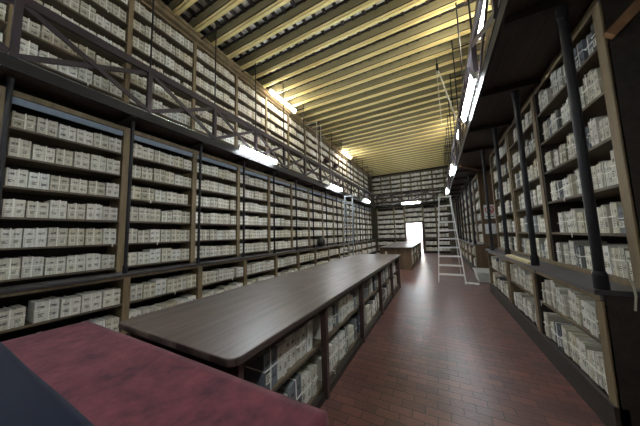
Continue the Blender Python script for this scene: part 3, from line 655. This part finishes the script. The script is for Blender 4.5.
# floodlights on the left gallery rail
for k, (y, dz, ry) in enumerate(((8.35, 0, 0), (9.45, .02, .4))):
    fl = thing('floodlight', 'dark round floodlight on the left gallery rail, %s of two' % ('nearer', 'farther')[k], 'lamp', (-4.12, y, Z(2.96)+dz), ry, 'floodlights on the left gallery rail')
    MB().tube((0, 0, 0), (0, 0, .12), .015, 8).build('bracket', M_black, fl)
    m = MB(); m.lathe([(.04, .02), (.09, .05), (.15, .16), (.165, .24), (.15, .245), (.05, .10)], n=20)
    h_ = m.build('shade', plain('brown_enamel_%d' % k, '#3a2624', .4), fl, smooth=True); h_.location = (.0, 0, .10); h_.rotation_euler = (0, math.radians(65 if k == 0 else 150), 0)
    if k == 1: h_.location = (.0, 0, .34)
# hanging rope and hook under the ceiling, right of the middle
hk = thing('rope_hoist', 'dark pulley hanging from the ceiling with pale ropes to the right rail', 'hoist', (.30, 6.78, ZC-.24))
MB().box(-.03, .03, -.045, .045, -.42, -.22).tube((0, 0, -.22), (0, 0, 0), .012, 8).build('pulley_block', M_black, hk)
MB().tube((-.02, 0, -.42), (.0, .05, -2.0), .010, 6).build('rope', M_rope, hk)
MB().tube((.02, 0, -.42), (.36, .05, -1.95), .017, 6).build('rope', M_rope, hk)
# pale ropes on the left gallery
for k, y in enumerate((8.05, 8.42)):
    o = MB().tube((0, 0, 0), (.0, 0, 1.85), .012, 6).bar((-.02, 0, 1.83), (-.5, 0, 1.83), .012, .012).build('ladder_pole', M_alu, loc=(-4.25, y, Z(2.93))); tag(o, 'pale upright pole on the left gallery beside floodlights, %s one' % ('nearer', 'farther')[k], 'pole', 'pale poles on the left gallery')
# white cord hanging at the near end of the right bookcase
pts = [(1.259, 2.61, Z(-0.276)), (1.256, 2.61, Z(-0.351)), (1.258, 2.61, Z(-0.403)), (1.271, 2.61, Z(-0.468)), (1.274, 2.61, Z(-0.526)), (1.260, 2.61, Z(-0.635))]
m = MB()
for a_, b_ in zip(pts[:-1], pts[1:]): m.tube(a_, b_, .007, 6)
o = m.build('hanging_cord', M_rope); tag(o, 'thin white cord hanging at the near end of right bookcase', 'cord')

# ------------------------------------------------------------------ document bundles
def slab_shape(rnd, k):
    """list of (y0,y1,h,x) gatherings of one bundle, unit size"""
    cuts = [0]+sorted(rnd.uniform(.12, .88) for _ in range(k-1))+[1]
    return [(a-.5, c_-.5, rnd.uniform(.93, 1.0), -rnd.uniform(0, .04)) for a, c_ in zip(cuts[:-1], cuts[1:]) if c_-a > .04]
VAR = [slab_shape(random.Random(100+i), 2+i % 4) for i in range(12)]
def mesh_stack(slabs, name):
    v, f, uvs = [], [], []
    for (a, c_, h, x) in slabs:
        o = len(v); v += [(-1, a, 0), (x, a, 0), (x, c_, 0), (-1, c_, 0), (-1, a, h), (x, a, h), (x, c_, h), (-1, c_, h)]
        for q in ((0, 3, 2, 1), (4, 5, 6, 7), (0, 1, 5, 4), (1, 2, 6, 5), (2, 3, 7, 6), (3, 0, 4, 7)):
            f.append(tuple(o+i for i in q))
            for i in q:
                p = v[o+i]; uvs += [p[1]+.5, p[2] if q in ((1, 2, 6, 5),) else .5+p[0]*.01]
    me = bpy.data.meshes.new(name); me.from_pydata(v, [], f); l = me.uv_layers.new(name='UVMap'); l.data.foreach_set('uv', uvs); me.update(); return me
def mesh_twine(i):
    rnd = random.Random(i); m = MB(); y = rnd.uniform(-.08, .08); z = rnd.uniform(.46, .56)
    m.box(-.0, .012, y-.03, y+.03, 0, 1.0).box(-1, .012, y-.03, y+.03, 1.0, 1.012)
    m.box(-.0, .014, -.508, .508, z-.018, z+.018).box(-.9, .0, -.512, -.500, z-.018, z+.018).box(-.9, .0, .500, .512, z-.018, z+.018)
    me = bpy.data.meshes.new('twine'); me.from_pydata(m.v, [], m.f); me.materials.append(M_twine); me.update(); return me
def mesh_label(i):
    rnd = random.Random(50+i); m = MB(); s = rnd.choice((-1, 1)); yc = s*.24; z0 = rnd.uniform(.12, .2)
    m.box(.0, .008, yc-.17, yc+.17, z0, z0+.24)
    for q in range(3):
        m.box(.008, .011, yc-.12, yc+.12*rnd.uniform(.2, 1), z0+.05+.065*q, z0+.05+.065*q+.03, 1)
    me = bpy.data.meshes.new('paper_label'); me.from_pydata(m.v, [], m.f); me.materials.append(M_label); me.materials.append(M_ink); me.polygons.foreach_set('material_index', m.m); me.update(); return me
ME = {}
for i, s in enumerate(VAR):
    for blue in (False, True):
        me = mesh_stack(s, 'document_bundle'); me.materials.append(M_folder if blue else M_bundle); ME[i, blue] = me
TW = [mesh_twine(i) for i in range(5)]; LB = [mesh_label(i) for i in range(6)]

bpy.context.view_layer.update(); dg = bpy.context.evaluated_depsgraph_get(); SC = bpy.context.scene
def score(s):
    p = s['p']; n = s['n']; t = Vector((-n.y, n.x, 0)); P = []
    for a in (-.5, .5):
        for hz in (0, 1): P.append(p+t*(a*s['w'])+Vector((0, 0, s['h']*hz)))
    Q = [project(q) for q in P]
    if any(q is None for q in Q): return 0
    xs_ = [q[0] for q in Q]; ys_ = [q[1] for q in Q]
    if max(xs_) < 2 or min(xs_) > 638 or max(ys_) < 2 or min(ys_) > 424: return 0
    if n.dot(CAM-p) < 0: return 0
    q0, q1, q3, q2 = Q
    poly = [Q[0], Q[2], Q[3], Q[1]]; ar = abs(sum(poly[i][0]*poly[(i+1) % 4][1]-poly[(i+1) % 4][0]*poly[i][1] for i in range(4)))/2
    vis = 0; tot = 0
    for a in (-.35, 0, .35):
        for hz in (.15, .5, .9):
            q = p+t*(a*s['w'])+Vector((0, 0, s['h']*hz))+n*.01; pr = project(q); tot += 1
            if pr is None or not (0 < pr[0] < 640 and 0 < pr[1] < 426): continue
            d = q-CAM; hit = SC.ray_cast(dg, CAM, d.normalized(), distance=d.length-.03)
            if not hit[0]: vis += 1
    return ar*vis/tot
for s in SPECS: s['score'] = score(s)
order = sorted(range(len(SPECS)), key=lambda i: -SPECS[i]['score'])
chosen = set(order[:300])
print('bundles', len(SPECS), 'visible', sum(1 for s in SPECS if s['score'] > 0), 'smallest chosen', SPECS[order[299]]['score'])
import re
def words(s):
    u = s['unit']; m_ = re.match(r'(.*?) ?(bay|bookcase)? (\d+)$', u)
    top = {0: 'top', 1: 'second', 2: 'third', 3: 'fourth', 4: 'fifth', 5: 'sixth', 6: 'seventh'}[s['row']]
    if m_:
        k = int(m_.group(3)); base = m_.group(1)
        where = '%s bay of %s' % (tens(k-1) if k > 0 else 'cut-off leftmost', base)
    else: where = u
    return where, top
for i, s in enumerate(SPECS):
    if i not in chosen: continue
    vi = i % 12; root = bpy.data.objects.new('document_bundle', ME[vi, s['blue']]); C.objects.link(root)
    root.location = s['p']; root.rotation_euler = (s['lean'], 0, s['rz']); root.scale = (s['d'], s['w'], s['h'])
    where, top = words(s)
    look = 'darker grey tied folder bundle' if s['blue'] else ('slim tied paper bundle' if s['w'] < .15 else 'thick tied paper bundle')
    tag(root, '%s, %s along, %s shelf, %s' % (look, tens(s['i']), top, where), 'bundle', 'bundles, %s shelf, %s' % (top, where))
    if random.random() < .05 and not s['blue']:
        c = MB().box(0, .13, .1, .2, 0, .012).box(.115, .13, .1, .2, -.2, 0).build('hanging_tag', M_label, root)
    for nm, lst in (('twine', TW), ('paper_label', LB)):
        c = bpy.data.objects.new(nm, lst[i % len(lst)]); C.objects.link(c); c.parent = root
# all others, smaller in the photo: one mass
V, Fc, UVs, TI, MI = [], [], [], [], []
for i, s in enumerate(SPECS):
    if i in chosen: continue
    Mx = Matrix.Translation(s['p']) @ Matrix.Rotation(s['rz'], 4, 'Z') @ Matrix.Rotation(s['lean'], 4, 'X') @ Matrix.Diagonal((s['d'], s['w'], s['h'], 1))
    for (a, c_, h, x) in VAR[i % 12]:
        o = len(V)
        P = [(-1, a, 0), (x, a, 0), (x, c_, 0), (-1, c_, 0), (-1, a, h), (x, a, h), (x, c_, h), (-1, c_, h)]
        V += [tuple(Mx @ Vector(p)) for p in P]
        for q in ((4, 5, 6, 7), (0, 1, 5, 4), (1, 2, 6, 5), (2, 3, 7, 6)):
            Fc.append(tuple(o+j for j in q)); MI.append(1 if s['blue'] else 0); TI.append(s['tint'])
            for j in q: UVs += [P[j][1]+.5, P[j][2] if q == (1, 2, 6, 5) else .5]
    y = random.uniform(-.08, .08); z = random.uniform(.46, .56)
    for (y0, y1, z0, z1) in ((y-.03, y+.03, 0, 1), (-.5, .5, z-.018, z+.018)):
        o = len(V); V += [tuple(Mx @ Vector(p)) for p in ((.012, y0, z0), (.012, y1, z0), (.012, y1, z1), (.012, y0, z1))]
        Fc.append((o, o+1, o+2, o+3)); MI.append(2); TI.append(.5); UVs += [.5]*8
me = bpy.data.meshes.new('document_bundles'); me.from_pydata(V, [], Fc)
for m_ in (M_bundle_s, M_folder_s, M_twine): me.materials.append(m_)
me.polygons.foreach_set('material_index', MI)
l = me.uv_layers.new(name='UVMap'); l.data.foreach_set('uv', UVs)
at = me.attributes.new('Tint', 'FLOAT', 'FACE'); at.data.foreach_set('value', TI); me.update()
o = bpy.data.objects.new('document_bundles', me); C.objects.link(o); tag(o, 'all the smaller, more distant tied paper bundles filling the bookcases', 'bundles', None, 'stuff')
